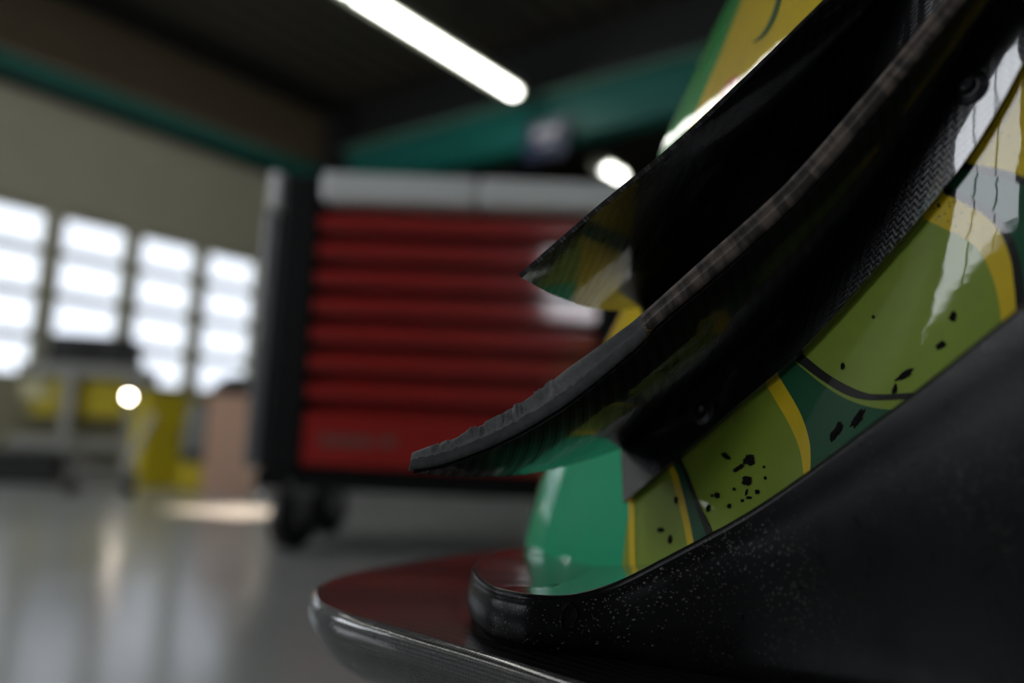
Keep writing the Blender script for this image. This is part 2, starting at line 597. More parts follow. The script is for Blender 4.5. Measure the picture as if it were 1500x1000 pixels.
# right wall and the front wall with the open gate and a window
struct(box_obj('wall_right', (XR + 0.1, (YF + YBAY) / 2, ZC / 2), (0.2, YBAY - YF, ZC), M['dark_wall']))
WX0, WX1, WZ0, WZ1 = 3.7, 5.0, 2.0, 2.95
VX0, VX1, VZ0, VZ1 = -5.0, -2.2, 1.62, 3.05
wf = struct(box_obj('wall_front', ((XL + VX0) / 2, YF - 0.1, ZC / 2 + 0.04), (VX0 - XL, 0.2, ZC + 0.08), M['dark_wall']))
for c, s in ((((VX1 + WX0) / 2, YF - 0.1, ZC / 2 + 0.04), (WX0 - VX1, 0.2, ZC + 0.08)),
             (((VX0 + VX1) / 2, YF - 0.1, VZ0 / 2), (VX1 - VX0, 0.2, VZ0)),
             (((VX0 + VX1) / 2, YF - 0.1, (VZ1 + ZC + 0.08) / 2), (VX1 - VX0, 0.2, ZC + 0.08 - VZ1)),
             (((WX0 + WX1) / 2, YF - 0.1, WZ0 / 2), (WX1 - WX0, 0.2, WZ0)),
             (((WX0 + WX1) / 2, YF - 0.1, (WZ1 + ZC + 0.08) / 2), (WX1 - WX0, 0.2, ZC + 0.08 - WZ1)),
             (((WX1 + XR) / 2, YF - 0.1, ZC / 2 + 0.04), (XR - WX1, 0.2, ZC + 0.08))):
    box_obj('wall_panel', c, s, M['dark_wall'], wf)
w2 = struct(box_obj('window_2_offscreen', ((VX0 + VX1) / 2, YF - 0.1, (VZ0 + VZ1) / 2), (VX1 - VX0, 0.012, VZ1 - VZ0), M['daylit']))
for k in (1, 2):
    box_obj('window_bar', (VX0 + k * (VX1 - VX0) / 3, YF - 0.08, (VZ0 + VZ1) / 2), (0.05, 0.06, VZ1 - VZ0), M['frame_black'], w2)
struct(box_obj('window_1_offscreen', ((WX0 + WX1) / 2, YF - 0.1, (WZ0 + WZ1) / 2), (WX1 - WX0, 0.012, WZ1 - WZ0), M['daylit']))
struct(box_obj('forecourt_ground', (XL - 4.35, 0, -0.06), (8.0, 16.0, 0.1), plain('concrete_forecourt', S(150, 148, 142), 0.9)))

# ================================================================== LAMPS
def lamp(name, a, b, label, group, width=0.13, off=''):
    a, b = Vector(a), Vector(b)
    d = (b - a)
    mid = (a + b) / 2
    L = d.length
    rot = Matrix.Rotation(math.atan2(d.y, d.x), 3, 'Z')
    t = thing(name, mid, label, 'ceiling lamp', group)
    bm = bmesh.new()
    bx(bm, mid + rot @ Vector((0, 0.035, 0.055)), (L, width * 1.35, 0.06), rot, 0.008)
    linkobj('housing', bm_mesh('housing', bm), M['white_house'], t)
    bm = bmesh.new()
    for k in (-1, 1):
        c = mid + rot @ Vector((k * L / 4, 0, 0.01))
        bx(bm, c, (L / 2 - 0.03, width * 0.46, 0.05), rot, 0.02, 4)
        linkobj('tube_cover' + off, bm_mesh('tube_cover', bm, True), M['tube'], t)
        bm = bmesh.new()
    bm.free()
    for k in (-1, 0, 1):
        c = mid + rot @ Vector((k * (L / 2 - 0.012), 0, 0.012))
        box_obj('end_cap', c, (0.024, width * 0.66, 0.05), M['white_house'], t, 0.006, rot)
    for k in (-0.6, 0.6):
        bm = bmesh.new()
        p = mid + rot @ Vector((k * L / 2, 0, 0.08))
        cyl(bm, p, (p.x, p.y, ZC + 0.002), 0.006, seg=8)
        linkobj('hanger', bm_mesh('hanger', bm), M['black_steel'], t)
    return t


def at_z(px, py, z):
    r = ray(px, py)
    return CAM + r * ((z - CAMZ) / r.z)


LZ = 2.62
e1 = at_z(757, 140, LZ)
lamp('tube_lamp', (e1.x, e1.y - 2.9, LZ), (e1.x, e1.y, LZ), 'long white tube lamp hanging in front of the teal beam', None)
for lx in (-4.3, -2.6):  # unseen lamps added as fill, to brighten the left wall and floor
    lamp('fill_lamp_offscreen', (lx, -2.6, LZ), (lx, 0.3, LZ), 'added unseen tube lamp for fill light near the left wall beside the sectional door' if lx < -4 else 'added unseen tube lamp for fill light over the floor in front of the frosted side window', 'added fill lamps over the left bay', off='_offscreen')
e2 = at_z(898, 236, LZ)
lamp('tube_lamp', (e2.x, e2.y - 0.16, LZ - 0.1), (e2.x, e2.y + 0.16, LZ - 0.1), 'short lit lamp in the dark bay beyond the teal beam', None)

# dark blue sign hanging below the teal beam
e3 = pix(800, 200, 1.0)
r3 = ray(800, 205)
p3 = CAM + r3 * ((YB - 0.16) / r3.y)
sg = thing('hanging_sign', p3 - Vector((0, 0, 0.15)), 'small navy sign with pale print hanging from the teal beam', 'sign')
box_obj('sign_board', p3, (0.34, 0.02, 0.26), M['navy'], sg, 0.004)
bm = bmesh.new()
bx(bm, p3 + Vector((0, -0.012, 0.05)), (0.20, 0.004, 0.07), bev=0.001)
bx(bm, p3 + Vector((0.02, -0.012, -0.03)), (0.12, 0.004, 0.03), bev=0.001)
linkobj('print', bm_mesh('print', bm), M['greyprint'], sg)
for k in (-0.13, 0.13):
    bm = bmesh.new()
    cyl(bm, p3 + Vector((k, 0, 0.12)), p3 + Vector((k, 0.10, 0.26)), 0.005, seg=8)
    linkobj('sign_bracket', bm_mesh('sign_bracket', bm), M['black_steel'], sg)

# ================================================================== TOOL TROLLEY
def build_trolley():
    """built in its own frame: x along the front, y into the trolley, z up; front-left-bottom at the origin"""
    Wd, Dp, H0, H1 = 0.97, 0.48, 0.205, 1.035
    base = W(-0.672, 2.16, -CAMZ)
    rz = YAW + math.radians(-1.0)
    t = thing('tool_trolley', base, 'red tool trolley with black frame and stack of wide drawers on casters', 'tool trolley', rz=rz)
    m = Matrix.Translation(base) @ Matrix.Rotation(rz, 4, 'Z')

    def part(name, bm, mat, parent=t, smooth=False):
        me = bm_mesh(name, bm, smooth)
        o = bpy.data.objects.new(name, me)
        COL.objects.link(o)
        me.materials.append(mat)
        o.parent = parent
        return o
    bm = bmesh.new()
    bx(bm, (Wd / 2, Dp / 2 + 0.035, (H0 + H1 - 0.06) / 2), (Wd - 0.02, Dp - 0.07, H1 - H0 - 0.06), bev=0.004)
    part('carcass', bm, M['frame_black'])
    for xx, w in ((0.0725, 0.105), (Wd - 0.035, 0.07)):
        bm = bmesh.new()
        bx(bm, (xx, 0.02, (H0 + H1 - 0.005) / 2), (w, 0.07, H1 - H0 - 0.005), bev=0.012, seg=3)
        part('corner_post', bm, M['frame_black'])
    bm = bmesh.new()
    bx(bm, (Wd / 2, Dp / 2, H0 - 0.015), (Wd, Dp, 0.05), bev=0.01)
    part('base_frame', bm, M['frame_black'])
    # pale worktop with its deep rounded front edge
    x0, x1 = 0.128, Wd - 0.01
    for a, b in ((x0, x0 + (x1 - x0) * 0.52 - 0.002), (x0 + (x1 - x0) * 0.52 + 0.002, x1)):
        bm = bmesh.new()
        bx(bm, ((a + b) / 2, Dp / 2 - 0.02, H1 - 0.042), (b - a, Dp + 0.03, 0.084), bev=0.016, seg=3)
        part('worktop', bm, M['alu'])
    # grey push rail with a bright top cap along the left side
    bm = bmesh.new()
    bx(bm, (-0.012, 0.02, (H0 + H1) / 2 - 0.05), (0.045, 0.045, H1 - H0 - 0.12), bev=0.012, seg=3)
    h = part('side_rail', bm, M['alu_dark'])
    bm = bmesh.new()
    bx(bm, (-0.008, 0.02, H1 - 0.05), (0.04, 0.05, 0.11), bev=0.014, seg=3)
    part('rail_cap', bm, M['alu'], h)
    # drawers: seven shallow, one deep
    ztop = H1 - 0.088
    pitch = 0.0775
    dx0, dx1 = 0.128, Wd - 0.072
    zs = [(ztop - i * pitch, ztop - (i + 1) * pitch) for i in range(7)]
    zs.append((zs[-1][1], H0 + 0.022))
    for (zt_, zb) in zs:
        hgt = zt_ - zb
        g = 0.033                      # height of the recessed grip above the flat front
        prof = [(0.068, zb + 0.003), (-0.014, zb + 0.003), (-0.018, zb + 0.007), (-0.018, zt_ - g - 0.004),
                (-0.014, zt_ - g), (0.045, zt_ - g + 0.002), (0.058, zt_ - 0.004), (0.068, zt_ - 0.002)]
        bm = bmesh.new()
        va = [bm.verts.new((dx0, a, b)) for a, b in prof]
        vb = [bm.verts.new((dx1, a, b)) for a, b in prof]
        for i in range(len(prof)):
            j = (i + 1) % len(prof)
            bm.faces.new((va[i], va[j], vb[j], vb[i]))
        bm.faces.new(va)
        bm.faces.new(vb)
        dr = part('drawer', bm, M['drawer_red'])
        bm = bmesh.new()
        bx(bm, ((dx0 + dx1) / 2, 0.044, zt_ - g * 0.45), (dx1 - dx0 - 0.01, 0.012, g * 0.7), bev=0.003)
        part('grip', bm, M['drawer_red'], dr)
    # blurred grey lettering and round mark on the deep drawer: unreadable in the photo, shown as marks
    zl = zs[-1][1] + 0.070
    bm = bmesh.new()
    xx = dx0 + 0.045
    for k, w in enumerate((0.017, 0.014, 0.015, 0.014, 0.016, 0.013, 0.015, 0.014)):
        bx(bm, (xx + w / 2, -0.0185, zl), (w, 0.002, 0.026))
        xx += w + 0.003
    mk = part('printed_mark', bm, M['print'])
    bm = bmesh.new()
    bx(bm, (xx + 0.018, -0.0185, zl), (0.006, 0.002, 0.034), Matrix.Rotation(math.radians(25), 3, 'Y'))
    cyl(bm, (xx + 0.044, -0.0175, zl + 0.003), (xx + 0.044, -0.0195, zl + 0.003), 0.016, seg=24)
    part('round_mark', bm, M['print'])
    # casters
    for (cx, cy) in ((0.085, 0.05), (Wd - 0.09, 0.05), (0.085, Dp - 0.05), (Wd - 0.09, Dp - 0.05)):
        bm = bmesh.new()
        R_ = 0.078
        mm = Matrix.Translation((cx + 0.015, cy, R_)) @ Matrix.Rotation(math.radians(62), 4, 'Z') @ Matrix.Rotation(math.pi / 2, 4, 'X')
        lathe(bm, [(0.012, -0.024), (0.055, -0.024), (0.070, -0.022), (R_, -0.014), (R_, 0.014), (0.070, 0.022), (0.055, 0.024), (0.012, 0.024)], 36, mm)
        w_ = part('caster', bm, M['rubber'], t, True)
        bm = bmesh.new()
        rq = Matrix.Rotation(math.radians(62), 3, 'Z')
        for s_ in (-1, 1):
            bx(bm, Vector((cx + 0.01, cy, 0.125)) + rq @ Vector((0, s_ * 0.032, 0)), (0.046, 0.005, 0.11), rq, 0.001)
        bx(bm, (cx + 0.005, cy, 0.176), (0.085, 0.075, 0.008), rq, 0.001)
        part('fork', bm, M['chrome'], w_)
        bm = bmesh.new()
        cyl(bm, Vector((cx + 0.015, cy, R_)) + rq @ Vector((0, -0.034, 0)), Vector((cx + 0.015, cy, R_)) + rq @ Vector((0, 0.034, 0)), 0.010, seg=16)
        part('axle', bm, M['chrome'], w_)
        bm = bmesh.new()
        bmesh.ops.create_uvsphere(bm, u_segments=20, v_segments=12, radius=0.016,
                                  matrix=Matrix.Translation((cx - 0.06, cy - 0.02, 0.140)))
        bx(bm, (cx - 0.03, cy - 0.012, 0.138), (0.05, 0.02, 0.008), bev=0.002)
        part('brake_pedal', bm, M['chrome'], w_, True)
    return t


build_trolley()

# ================================================================== THINGS BY THE SECTIONAL DOOR
def floor_at(px, py):
    return at_z(px, py, 0.0)


# cardboard box and the dark bag on it
pb = floor_at(333, 722)
bm = bmesh.new()
rz = Matrix.Rotation(YAW + 0.28, 3, 'Z')
bh = 0.49
t = thing('cardboard_box', (pb.x, pb.y, 0), 'tall pinkish brown cardboard box beside the tool trolley', 'box')
hx, hy = 0.115, 0.11
for nm, c, s in (('side_panel', (0, -hy, bh / 2), (2 * hx, 0.006, bh)), ('side_panel', (0, hy, bh / 2), (2 * hx, 0.006, bh)),
                 ('side_panel', (-hx, 0, bh / 2), (0.006, 2 * hy, bh)), ('side_panel', (hx, 0, bh / 2), (0.006, 2 * hy, bh)),
                 ('bottom_panel', (0, 0, 0.004), (2 * hx, 2 * hy, 0.006)),
                 ('top_flap', (-hx / 2, 0, bh), (hx - 0.002, 2 * hy, 0.005)), ('top_flap', (hx / 2, 0, bh), (hx - 0.002, 2 * hy, 0.005))):
    box_obj(nm, Vector((pb.x, pb.y, 0)) + rz @ Vector(c), s, M['card'], t, 0, rz)
bm = bmesh.new()
G = []
for i in range(25):
    a = 2 * math.pi * i / 24
    row = []
    for j in range(9):
        v = j / 8
        rr = math.sin(math.pi * (0.06 + 0.94 * (1 - v)) * 0.5) if v > 0 else 1.0
        rr = (1 - v ** 2.4) ** 0.5
        row.append(Vector((pb.x, pb.y, bh + 0.003)) + rz @ Vector((0.125 * rr * math.cos(a) * (1 + 0.08 * math.sin(5 * a)), 0.11 * rr * math.sin(a), 0.085 * v * (1 + 0.25 * math.sin(2 * a + 0.6)))))
    G.append(row)
o = tag(linkobj('dark_bag', grid_mesh('dark_bag', G), M['case_black']), 'slumped black bag lying on top of the cardboard box', 'bag')

# yellow board standing beside the box, and the grey panel leaning on it
def board(name, px0, px1, pybase, h, mat, thick, label, cat, off=0.0, lean=0.0, tilt=0.0):
    a, b = floor_at(px0, pybase), floor_at(px1, pybase)
    mid = (a + b) / 2
    ax = (b - a)
    L = ax.length
    rot = Matrix.Rotation(math.atan2(ax.y, ax.x), 3, 'Z') @ Matrix.Rotation(lean, 3, 'X') @ Matrix.Rotation(tilt, 3, 'Y')
    return mid, L, rot


mid, L, rot = board('yb', 206, 302, 713, 0, None, 0, '', '')
t = thing('yellow_crate', (mid.x, mid.y, 0), 'tall yellow plastic crate between cart and cardboard box', 'crate')
ch, cd = 0.50, 0.26
o_ = Vector((mid.x, mid.y, 0)) + rot @ Vector((0, cd / 2, 0))
for nm, c, s in (('front_panel', (0, -cd / 2, ch / 2), (L, 0.012, ch)), ('back_panel', (0, cd / 2, ch / 2), (L, 0.012, ch)),
                 ('side_panel', (-L / 2, 0, ch / 2), (0.012, cd, ch)), ('side_panel', (L / 2, 0, ch / 2), (0.012, cd, ch)),
                 ('bottom_panel', (0, 0, 0.008), (L, cd, 0.012))):
    box_obj(nm, o_ + rot @ Vector(c), s, M['yellow_board'], t, 0.003, rot)
for z in (0.06, 0.30, 0.48):
    box_obj('rib', o_ + rot @ Vector((0, -cd / 2 - 0.008, z)), (L + 0.02, 0.012, 0.022), M['yellow_board'], t, 0.003, rot)

pg = floor_at(283, 717)
t = thing('grey_canister', (pg.x, pg.y, 0), 'grey plastic canister with dark foot in front of the yellow crate', 'canister')
rz2 = Matrix.Rotation(YAW, 3, 'Z')
bm = bmesh.new()
vs_ = bx(bm, (0, 0, 0), (0.15, 0.10, 0.27), bev=0.02, seg=3)
for v in vs_:
    k = 1.0 - 0.45 * max(0.0, (v.co.z + 0.02) / 0.16)
    v.co.x *= k
bmesh.ops.transform(bm, matrix=Matrix.Translation(Vector((pg.x, pg.y, 0.325))) @ rz2.to_4x4(), verts=bm.verts)
linkobj('canister_body', bm_mesh('canister_body', bm, True), M['grey_bin'], t)
box_obj('foot', (pg.x, pg.y, 0.165), (0.13, 0.09, 0.05), M['navy'], t, 0.01, rz2)
box_obj('stand', (pg.x, pg.y, 0.07), (0.145, 0.10, 0.14), M['yellow_board'], t, 0.01, rz2)
bm = bmesh.new()
cyl(bm, (pg.x, pg.y, 0.45), (pg.x, pg.y, 0.485), 0.022)
linkobj('cap', bm_mesh('cap', bm), M['case_black'], t)

# grey service cart with black cases, yellow bin boards
pc = floor_at(98, 700)
t = thing('service_cart', (pc.x, pc.y, 0), 'grey steel service cart with two shelves by the sectional door', 'cart')
rz3 = Matrix.Rotation(YAW + 0.12, 3, 'Z')
O = Vector((pc.x, pc.y, 0)) + rz3 @ Vector((0, 0.18, 0))
cw, cdp, chh = 0.70, 0.34, 0.66
for z, th in ((0.20, 0.07), (chh - 0.03, 0.075)):
    box_obj('shelf', O + rz3 @ Vector((0, 0, z)), (cw, cdp, th), M['cart_grey'], t, 0.008, rz3)
for sx, sy in ((-0.14, -1), (1, -1), (-1, 1), (1, 1)):
    box_obj('post', O + rz3 @ Vector((sx * (cw / 2 - 0.03), sy * (cdp / 2 + 0.002), chh / 2 + 0.01)), (0.075 if sy < 0 else 0.04, 0.03, chh - 0.08), M['cart_grey'], t, 0.006, rz3)
for sx, sy in ((-1, -1), (1, -1), (-1, 1), (1, 1)):
    c = O + rz3 @ Vector((sx * (cw / 2 - 0.05), sy * (cdp / 2 - 0.05), 0.045))
    bm = bmesh.new()
    cyl(bm, c + rz3 @ Vector((-0.012, 0, 0)), c + rz3 @ Vector((0.012, 0, 0)), 0.045, seg=20)
    w_ = linkobj('caster', bm_mesh('caster', bm), M['rubber'], t)
    box_obj('fork', c + Vector((0, 0, 0.075)), (0.05, 0.03, 0.09), M['chrome'], w_, 0.003, rz3)
for z0, z1, c_ in ((0.36, 0.585, 'yellow_board'),):
    box_obj('bin_panel', O + rz3 @ Vector((0.02, 0.02, (z0 + z1) / 2)), (cw - 0.10, 0.25, z1 - z0), M[c_], t, 0.012, rz3)
box_obj('label_sheet', O + rz3 @ Vector((-0.265, -0.115, 0.51)), (0.15, 0.012, 0.11), M['cream'], t, 0.002, rz3)


def case(name, c, s, rot, label):
    t = thing(name, c - Vector((0, 0, s[2] / 2)), label, 'case')
    box_obj('lower_shell', c - Vector((0, 0, s[2] * 0.16)), (s[0], s[1], s[2] * 0.66), M['case_black'], t, 0.018, rot)
    box_obj('lid', c + Vector((0, 0, s[2] * 0.34)), (s[0] * 0.99, s[1] * 0.99, s[2] * 0.31), M['case_black'], t, 0.018, rot)
    for k in (-0.3, 0.3):
        box_obj('latch', c + rot @ Vector((k * s[0], -s[1] / 2 - 0.003, s[2] * 0.16)), (0.03, 0.008, 0.05), M['bolt'], t, 0.002, rot)
    bm = bmesh.new()
    pts = [(-0.06, 0, 0), (-0.05, -0.02, 0), (0.05, -0.02, 0), (0.06, 0, 0)]
    for a, b in zip(pts[:-1], pts[1:]):
        cyl(bm, c + rot @ (Vector(a) + Vector((0, -s[1] / 2, 0))), c + rot @ (Vector(b) + Vector((0, -s[1] / 2, 0))), 0.006, seg=8)
    linkobj('handle', bm_mesh('handle', bm), M['case_black'], t)
    return t


case('equipment_case', O + rz3 @ Vector((0.02, 0, chh + 0.0975)), (0.46, 0.30, 0.18), rz3, 'black case lying on top of the grey service cart')
pk = floor_at(72, 706)
case('equipment_case', Vector((pk.x, pk.y, 0.085)) + rz3 @ Vector((-0.06, -0.12, 0)), (0.40, 0.26, 0.17), rz3, 'low black case on the floor in front of the service cart')

# small glowing lamp added in place of a warm glint at the cart corner
pl = O + rz3 @ Vector((cw / 2 - 0.03, -cdp / 2 - 0.085, 0.485))
t = thing('glint_lamp', pl - Vector((0, 0, 0.03)), 'small warm white lamp added in place of a bright glint at the cart corner', 'lamp')
bm = bmesh.new()
lathe(bm, [(0.001, -0.03), (0.024, -0.028), (0.03, -0.01), (0.03, 0.0), (0.022, 0.0), (0.001, 0.0)], 24, Matrix.Translation(pl) @ (CR @ Matrix.Identity(3)).to_4x4())
linkobj('lamp_body', bm_mesh('lamp_body', bm, True), M['case_black'], t)
bm = bmesh.new()
bmesh.ops.create_uvsphere(bm, u_segments=16, v_segments=10, radius=0.016, matrix=Matrix.Translation(pl + CR @ Vector((0, 0, 0.004))))
linkobj('bulb', bm_mesh('bulb', bm, True), emit('glint_bulb', (1.0, 0.86, 0.70, 1), 40.0), t)
box_obj('clip', pl + rz3 @ Vector((0, 0.03, -0.012)), (0.02, 0.05, 0.02), M['case_black'], t, 0.003, rz3)

# silver trolley jack
pj = floor_at(146, 722)
t = thing('trolley_jack', (pj.x, pj.y, 0), 'silver trolley jack with long slanted handle beside the service cart', 'jack')
rj = Matrix.Rotation(YAW + 0.5, 3, 'Z')
J = Vector((pj.x, pj.y, 0))
for s_ in (-1, 1):
    box_obj('side_plate', J + rj @ Vector((0, s_ * 0.05, 0.075)), (0.30, 0.01, 0.08), M['silver'], t, 0.003, rj)
    for q in (-0.12, 0.12):
        c = J + rj @ Vector((q, s_ * 0.068, 0.03))
        bm = bmesh.new()
        cyl(bm, c + rj @ Vector((0, -0.012, 0)), c + rj @ Vector((0, 0.012, 0)), 0.03, seg=20)
        linkobj('wheel', bm_mesh('wheel', bm), M['rubber'], t)
box_obj('lift_arm', J + rj @ Vector((-0.04, 0, 0.13)), (0.22, 0.05, 0.04), M['silver'], t, 0.006, rj @ Matrix.Rotation(0.3, 3, 'Y'))
bm = bmesh.new()
cyl(bm, J + rj @ Vector((-0.13, 0, 0.15)), J + rj @ Vector((-0.13, 0, 0.185)), 0.035)
linkobj('saddle', bm_mesh('saddle', bm), M['chrome'], t)
bm = bmesh.new()
cyl(bm, J + rj @ Vector((0.10, 0, 0.10)), J + rj @ Vector((0.20, 0.0, 0.38)), 0.014)
linkobj('handle', bm_mesh('handle', bm), M['silver'], t)

# ================================================================== THE RACE CAR
AX = Vector((-0.86, 0.50))        # car forward in the camera-heading frame (x right, y ahead)
car = thing('race_car', W(0.55, 0.45, -CAMZ), 'green and yellow race car with black carbon dive planes and splitter', 'race car')

PLAN = [(1.75, -0.62), (1.3, -0.32), (0.95, -0.09), (0.62, 0.135), (0.42, 0.275), (0.32, 0.345), (0.25, 0.40), (0.177, 0.48),
        (0.1375, 0.535), (0.0925, 0.61), (0.062, 0.66), (0.036, 0.70), (0.022, 0.745), (0.022, 0.79),
        (0.035, 0.835), (0.075, 0.90), (0.14, 1.01), (0.3, 1.28), (0.53, 1.67)]
NS = 420
plan = catmull(PLAN, NS)
tang = np.gradient(plan, axis=0)
tang /= np.linalg.norm(tang, axis=1)[:, None]
nin = np.stack([tang[:, 1], -tang[:, 0]], axis=1)      # inward (right of travel)
# smooth the inward direction so that the offset stays free of folds
for _ in range(120):
    nin[1:-1] = (nin[:-2] + 2 * nin[1:-1] + nin[2:]) / 4
nin /= np.linalg.norm(nin, axis=1)[:, None]
ZW = [(-0.127, 0.0), (-0.09, 0.0), (-0.03, 0.014), (0.04, 0.040), (0.13, 0.086), (0.20, 0.108), (0.27, 0.120), (0.34, 0.150), (0.44, 0.205), (0.50, 0.26), (0.54, 0.34), (0.555, 0.42)]
zs_ = np.concatenate([np.linspace(-0.127, 0.50, 100), np.linspace(0.505, 0.555, 14)])
zw = catmull(ZW, 300)
wz = np.interp(zs_, zw[:, 0], zw[:, 1])
arc = np.concatenate([[0], np.cumsum(np.linalg.norm(np.diff(plan, axis=0), axis=1))])
# sill/side leans less than the nose
i_mid = int(np.argmin(np.linalg.norm(plan - np.array([0.022, 0.765]), axis=1)))
i_near = int(np.argmin(np.linalg.norm(plan - np.array([0.25, 0.40]), axis=1)))
i_c = int(np.argmin(np.linalg.norm(plan - np.array([0.1375, 0.535]), axis=1)))
lean = np.interp(np.arange(NS), [0, i_near, i_c, i_mid, NS - 1], [-0.1, -0.08, 0.4, 1.0, 1.0])
for _ in range(40):
    lean[1:-1] = (lean[:-2] + 2 * lean[1:-1] + lean[2:]) / 4
HUB = Vector((1.04, 0.12))
G, UV = [], []
for i in range(NS):
    row = []
    for j, z in enumerate(zs_):
        w = wz[j] * lean[i]
        p = plan[i] + nin[i] * w
        row.append(W(p[0], p[1], z))
        UV.append((arc[i], z))
    G.append(row)
nv = len(zs_)
V = [p for r in G for p in r]
F = []
ax3 = Vector((AX.x, AX.y, 0)).normalized()
for i in range(NS - 1):
    for j in range(nv - 1):
        p = plan[i]
        along = (p[0] - HUB.x) * AX.x + (p[1] - HUB.y) * AX.y
        if math.hypot(along, zs_[j] + CAMZ - 0.33) < 0.385:
            continue
        F.append((i * nv + j, (i + 1) * nv + j, (i + 1) * nv + j + 1, i * nv + j + 1))
# bonnet: fan from the top rim towards the middle of the car
top = [i * nv + nv - 1 for i in range(NS)]
ctr = W(1.35, 0.85, 0.60)
ring = []
for k in (0.2, 0.45, 0.75):
    r_ = []
    for i in range(0, NS, 4):
        p = V[top[i]].lerp(ctr, k)
        p.z = V[top[i]].z + 0.05 * math.sin(k * math.pi / 2)
        r_.append(len(V))
        V.append(p)
        UV.append((arc[i], 0.6 + k))
    ring.append(r_)
seq = [top[0::4]] + ring
for a, b in zip(seq[:-1], seq[1:]):
    for q in range(len(a) - 1):
        F.append((a[q], a[q+1], b[q+1], b[q]))
body_me = mesh_from('bumper', V, F, True, UV)
BVH = BVHTree.FromPolygons([tuple(v) for v in V], F)


def on_body(px, py, off=0.0, fallback=None):
    d = ray(px, py).normalized()
    loc, nrm, idx, dist = BVH.ray_cast(CAM, d)
    if loc is None:
        return fallback
    if nrm.dot(d) > 0:
        nrm = -nrm
    return loc + nrm * off


# paint of the body: lime flank, teal nose, yellow upper part (boundaries on the body's own arc/height map)
def uv_at(px, py):
    p = on_body(px, py)
    if p is None:
        return None
    q = np.array([math.cos(YAW) * p.x + math.sin(YAW) * p.y, -math.sin(YAW) * p.x + math.cos(YAW) * p.y])
    loc, nrm, idx, d_ = BVH.find_nearest(p)
    i = F[idx][0] // nv
    return arc[min(i, NS - 1)], p.z - CAMZ


def body_paint():
    n = N('body_paint', S(140, 166, 52), 0.45, 0.0, 1.0, 0.035, spec=0.15)
    sep = n.new('ShaderNodeSeparateXYZ')
    n.link(n.coord('UV'), sep.inputs[0])
    u, v = sep.outputs[0], sep.outputs[1]
    u_teal = uv_at(917, 760)[0]
    lime, yel, teal, grn = S(138, 164, 50), S(222, 192, 24), S(0, 172, 122), S(30, 150, 66)
    ua, ub = uv_at(1010, 178), uv_at(1070, 36)
    FS = -(ub[0] - ua[0]) / (ub[1] - ua[1])
    is_nose = n.math('GREATER_THAN', u, u_teal)
    up = n.math('GREATER_THAN', v, 0.055)
    hi = n.math('MAXIMUM', n.math('GREATER_THAN', v, 0.16), n.math('MULTIPLY', n.math('GREATER_THAN', u, uv_at(1090, 560)[0]), n.math('GREATER_THAN', v, 0.05)))
    far = n.math('GREATER_THAN', n.math('ADD', u, n.math('MULTIPLY', v, FS)), uv_at(1010, 178)[0] + FS * uv_at(1010, 178)[1])
    c = n.mix(is_nose, lime, teal)
    c = n.mix(n.math('MULTIPLY', is_nose, up), c, yel)
    c = n.mix(hi, c, yel)
    c = n.mix(n.math('MULTIPLY', far, n.math('GREATER_THAN', v, 0.16)), c, grn)
    vo = n.new('ShaderNodeTexVoronoi', i_Scale=330.0)
    n.link(n.coord(), vo.inputs['Vector'])
    spot = n.math('LESS_THAN', vo.outputs['Distance'], n.math('MULTIPLY', n.math('SUBTRACT', n.noise(11, 3), 0.52), 0.9))
    film = n.mix(n.math('MULTIPLY', n.noise(45, 6, rough=0.7), n.math('SUBTRACT', 0.35, n.math('MULTIPLY', is_nose, 0.3))), c, (0.10, 0.10, 0.04, 1))
    n.color(n.mix(spot, film, (0.015, 0.013, 0.012, 1)))
    cb = n.new('ShaderNodeBump', i_Distance=0.0006, i_Strength=0.25)
    n.link(n.noise(50, 2), cb.inputs['Height'])
    n.link(cb.outputs[0], n.p.inputs['Coat Normal'])
    return n.m


M['body'] = body_paint()
body = linkobj('bumper', body_me, M['body'], car)


def ribbon(name, left, right, mat, off=0.0005, n=36, m=5):
    """vinyl stripe laid on the bumper between two outlines (photo pixels cast onto the body)"""
    A, B = catmull(left, n), catmull(right, n)
    G = []
    for a, b in zip(A, B):
        row = []
        for j in range(m):
            q = a + (b - a) * j / (m - 1)
            p = on_body(q[0], q[1], off)
            if p is None:
                break
            row.append(p)
        if len(row) == m:
            G.append(row)
        elif G:
            break
    if len(G) < 2:
        return None
    return linkobj(name, grid_mesh(name, G), mat, body)


ribbon('yellow_stripe', [(978, 682), (985, 700), (1000, 760), (1008, 800), (1012, 825)], [(986, 680), (994, 697), (1008, 752), (1017, 795), (1021, 820)], M['yellow'])
ribbon('green_stripe', [(986, 680), (994, 697), (1008, 752), (1017, 795), (1021, 820)], [(993, 675), (1001, 690), (1017, 735), (1034, 780), (1046, 815)], M['dgreen'])
ribbon('black_stripe', [(993, 675), (1001, 690), (1017, 735), (1034, 780), (1046, 815)], [(998, 672), (1006, 688), (1024, 735), (1044, 778), (1056, 810)], M['black_vinyl'])
ribbon('yellow_stripe', [(1118, 555), (1131, 577), (1157, 622), (1172, 658), (1177, 690), (1178, 720)], [(1134, 540), (1144, 555), (1173, 605), (1186, 645), (1188, 676), (1186, 710)], M['yellow'])
ribbon('green_stripe', [(1134, 540), (1144, 555), (1173, 605), (1186, 645), (1188, 676), (1186, 710)], [(1152, 520), (1166, 531), (1204, 562), (1242, 585), (1285, 598), (1330, 600)], M['dgreen'])
ribbon('black_stripe', [(1156, 520), (1167, 529), (1206, 558), (1242, 579), (1275, 586), (1335, 584)], [(1164, 508), (1177, 519), (1215, 549), (1254, 570), (1278, 577), (1340, 575)], M['black_vinyl'])
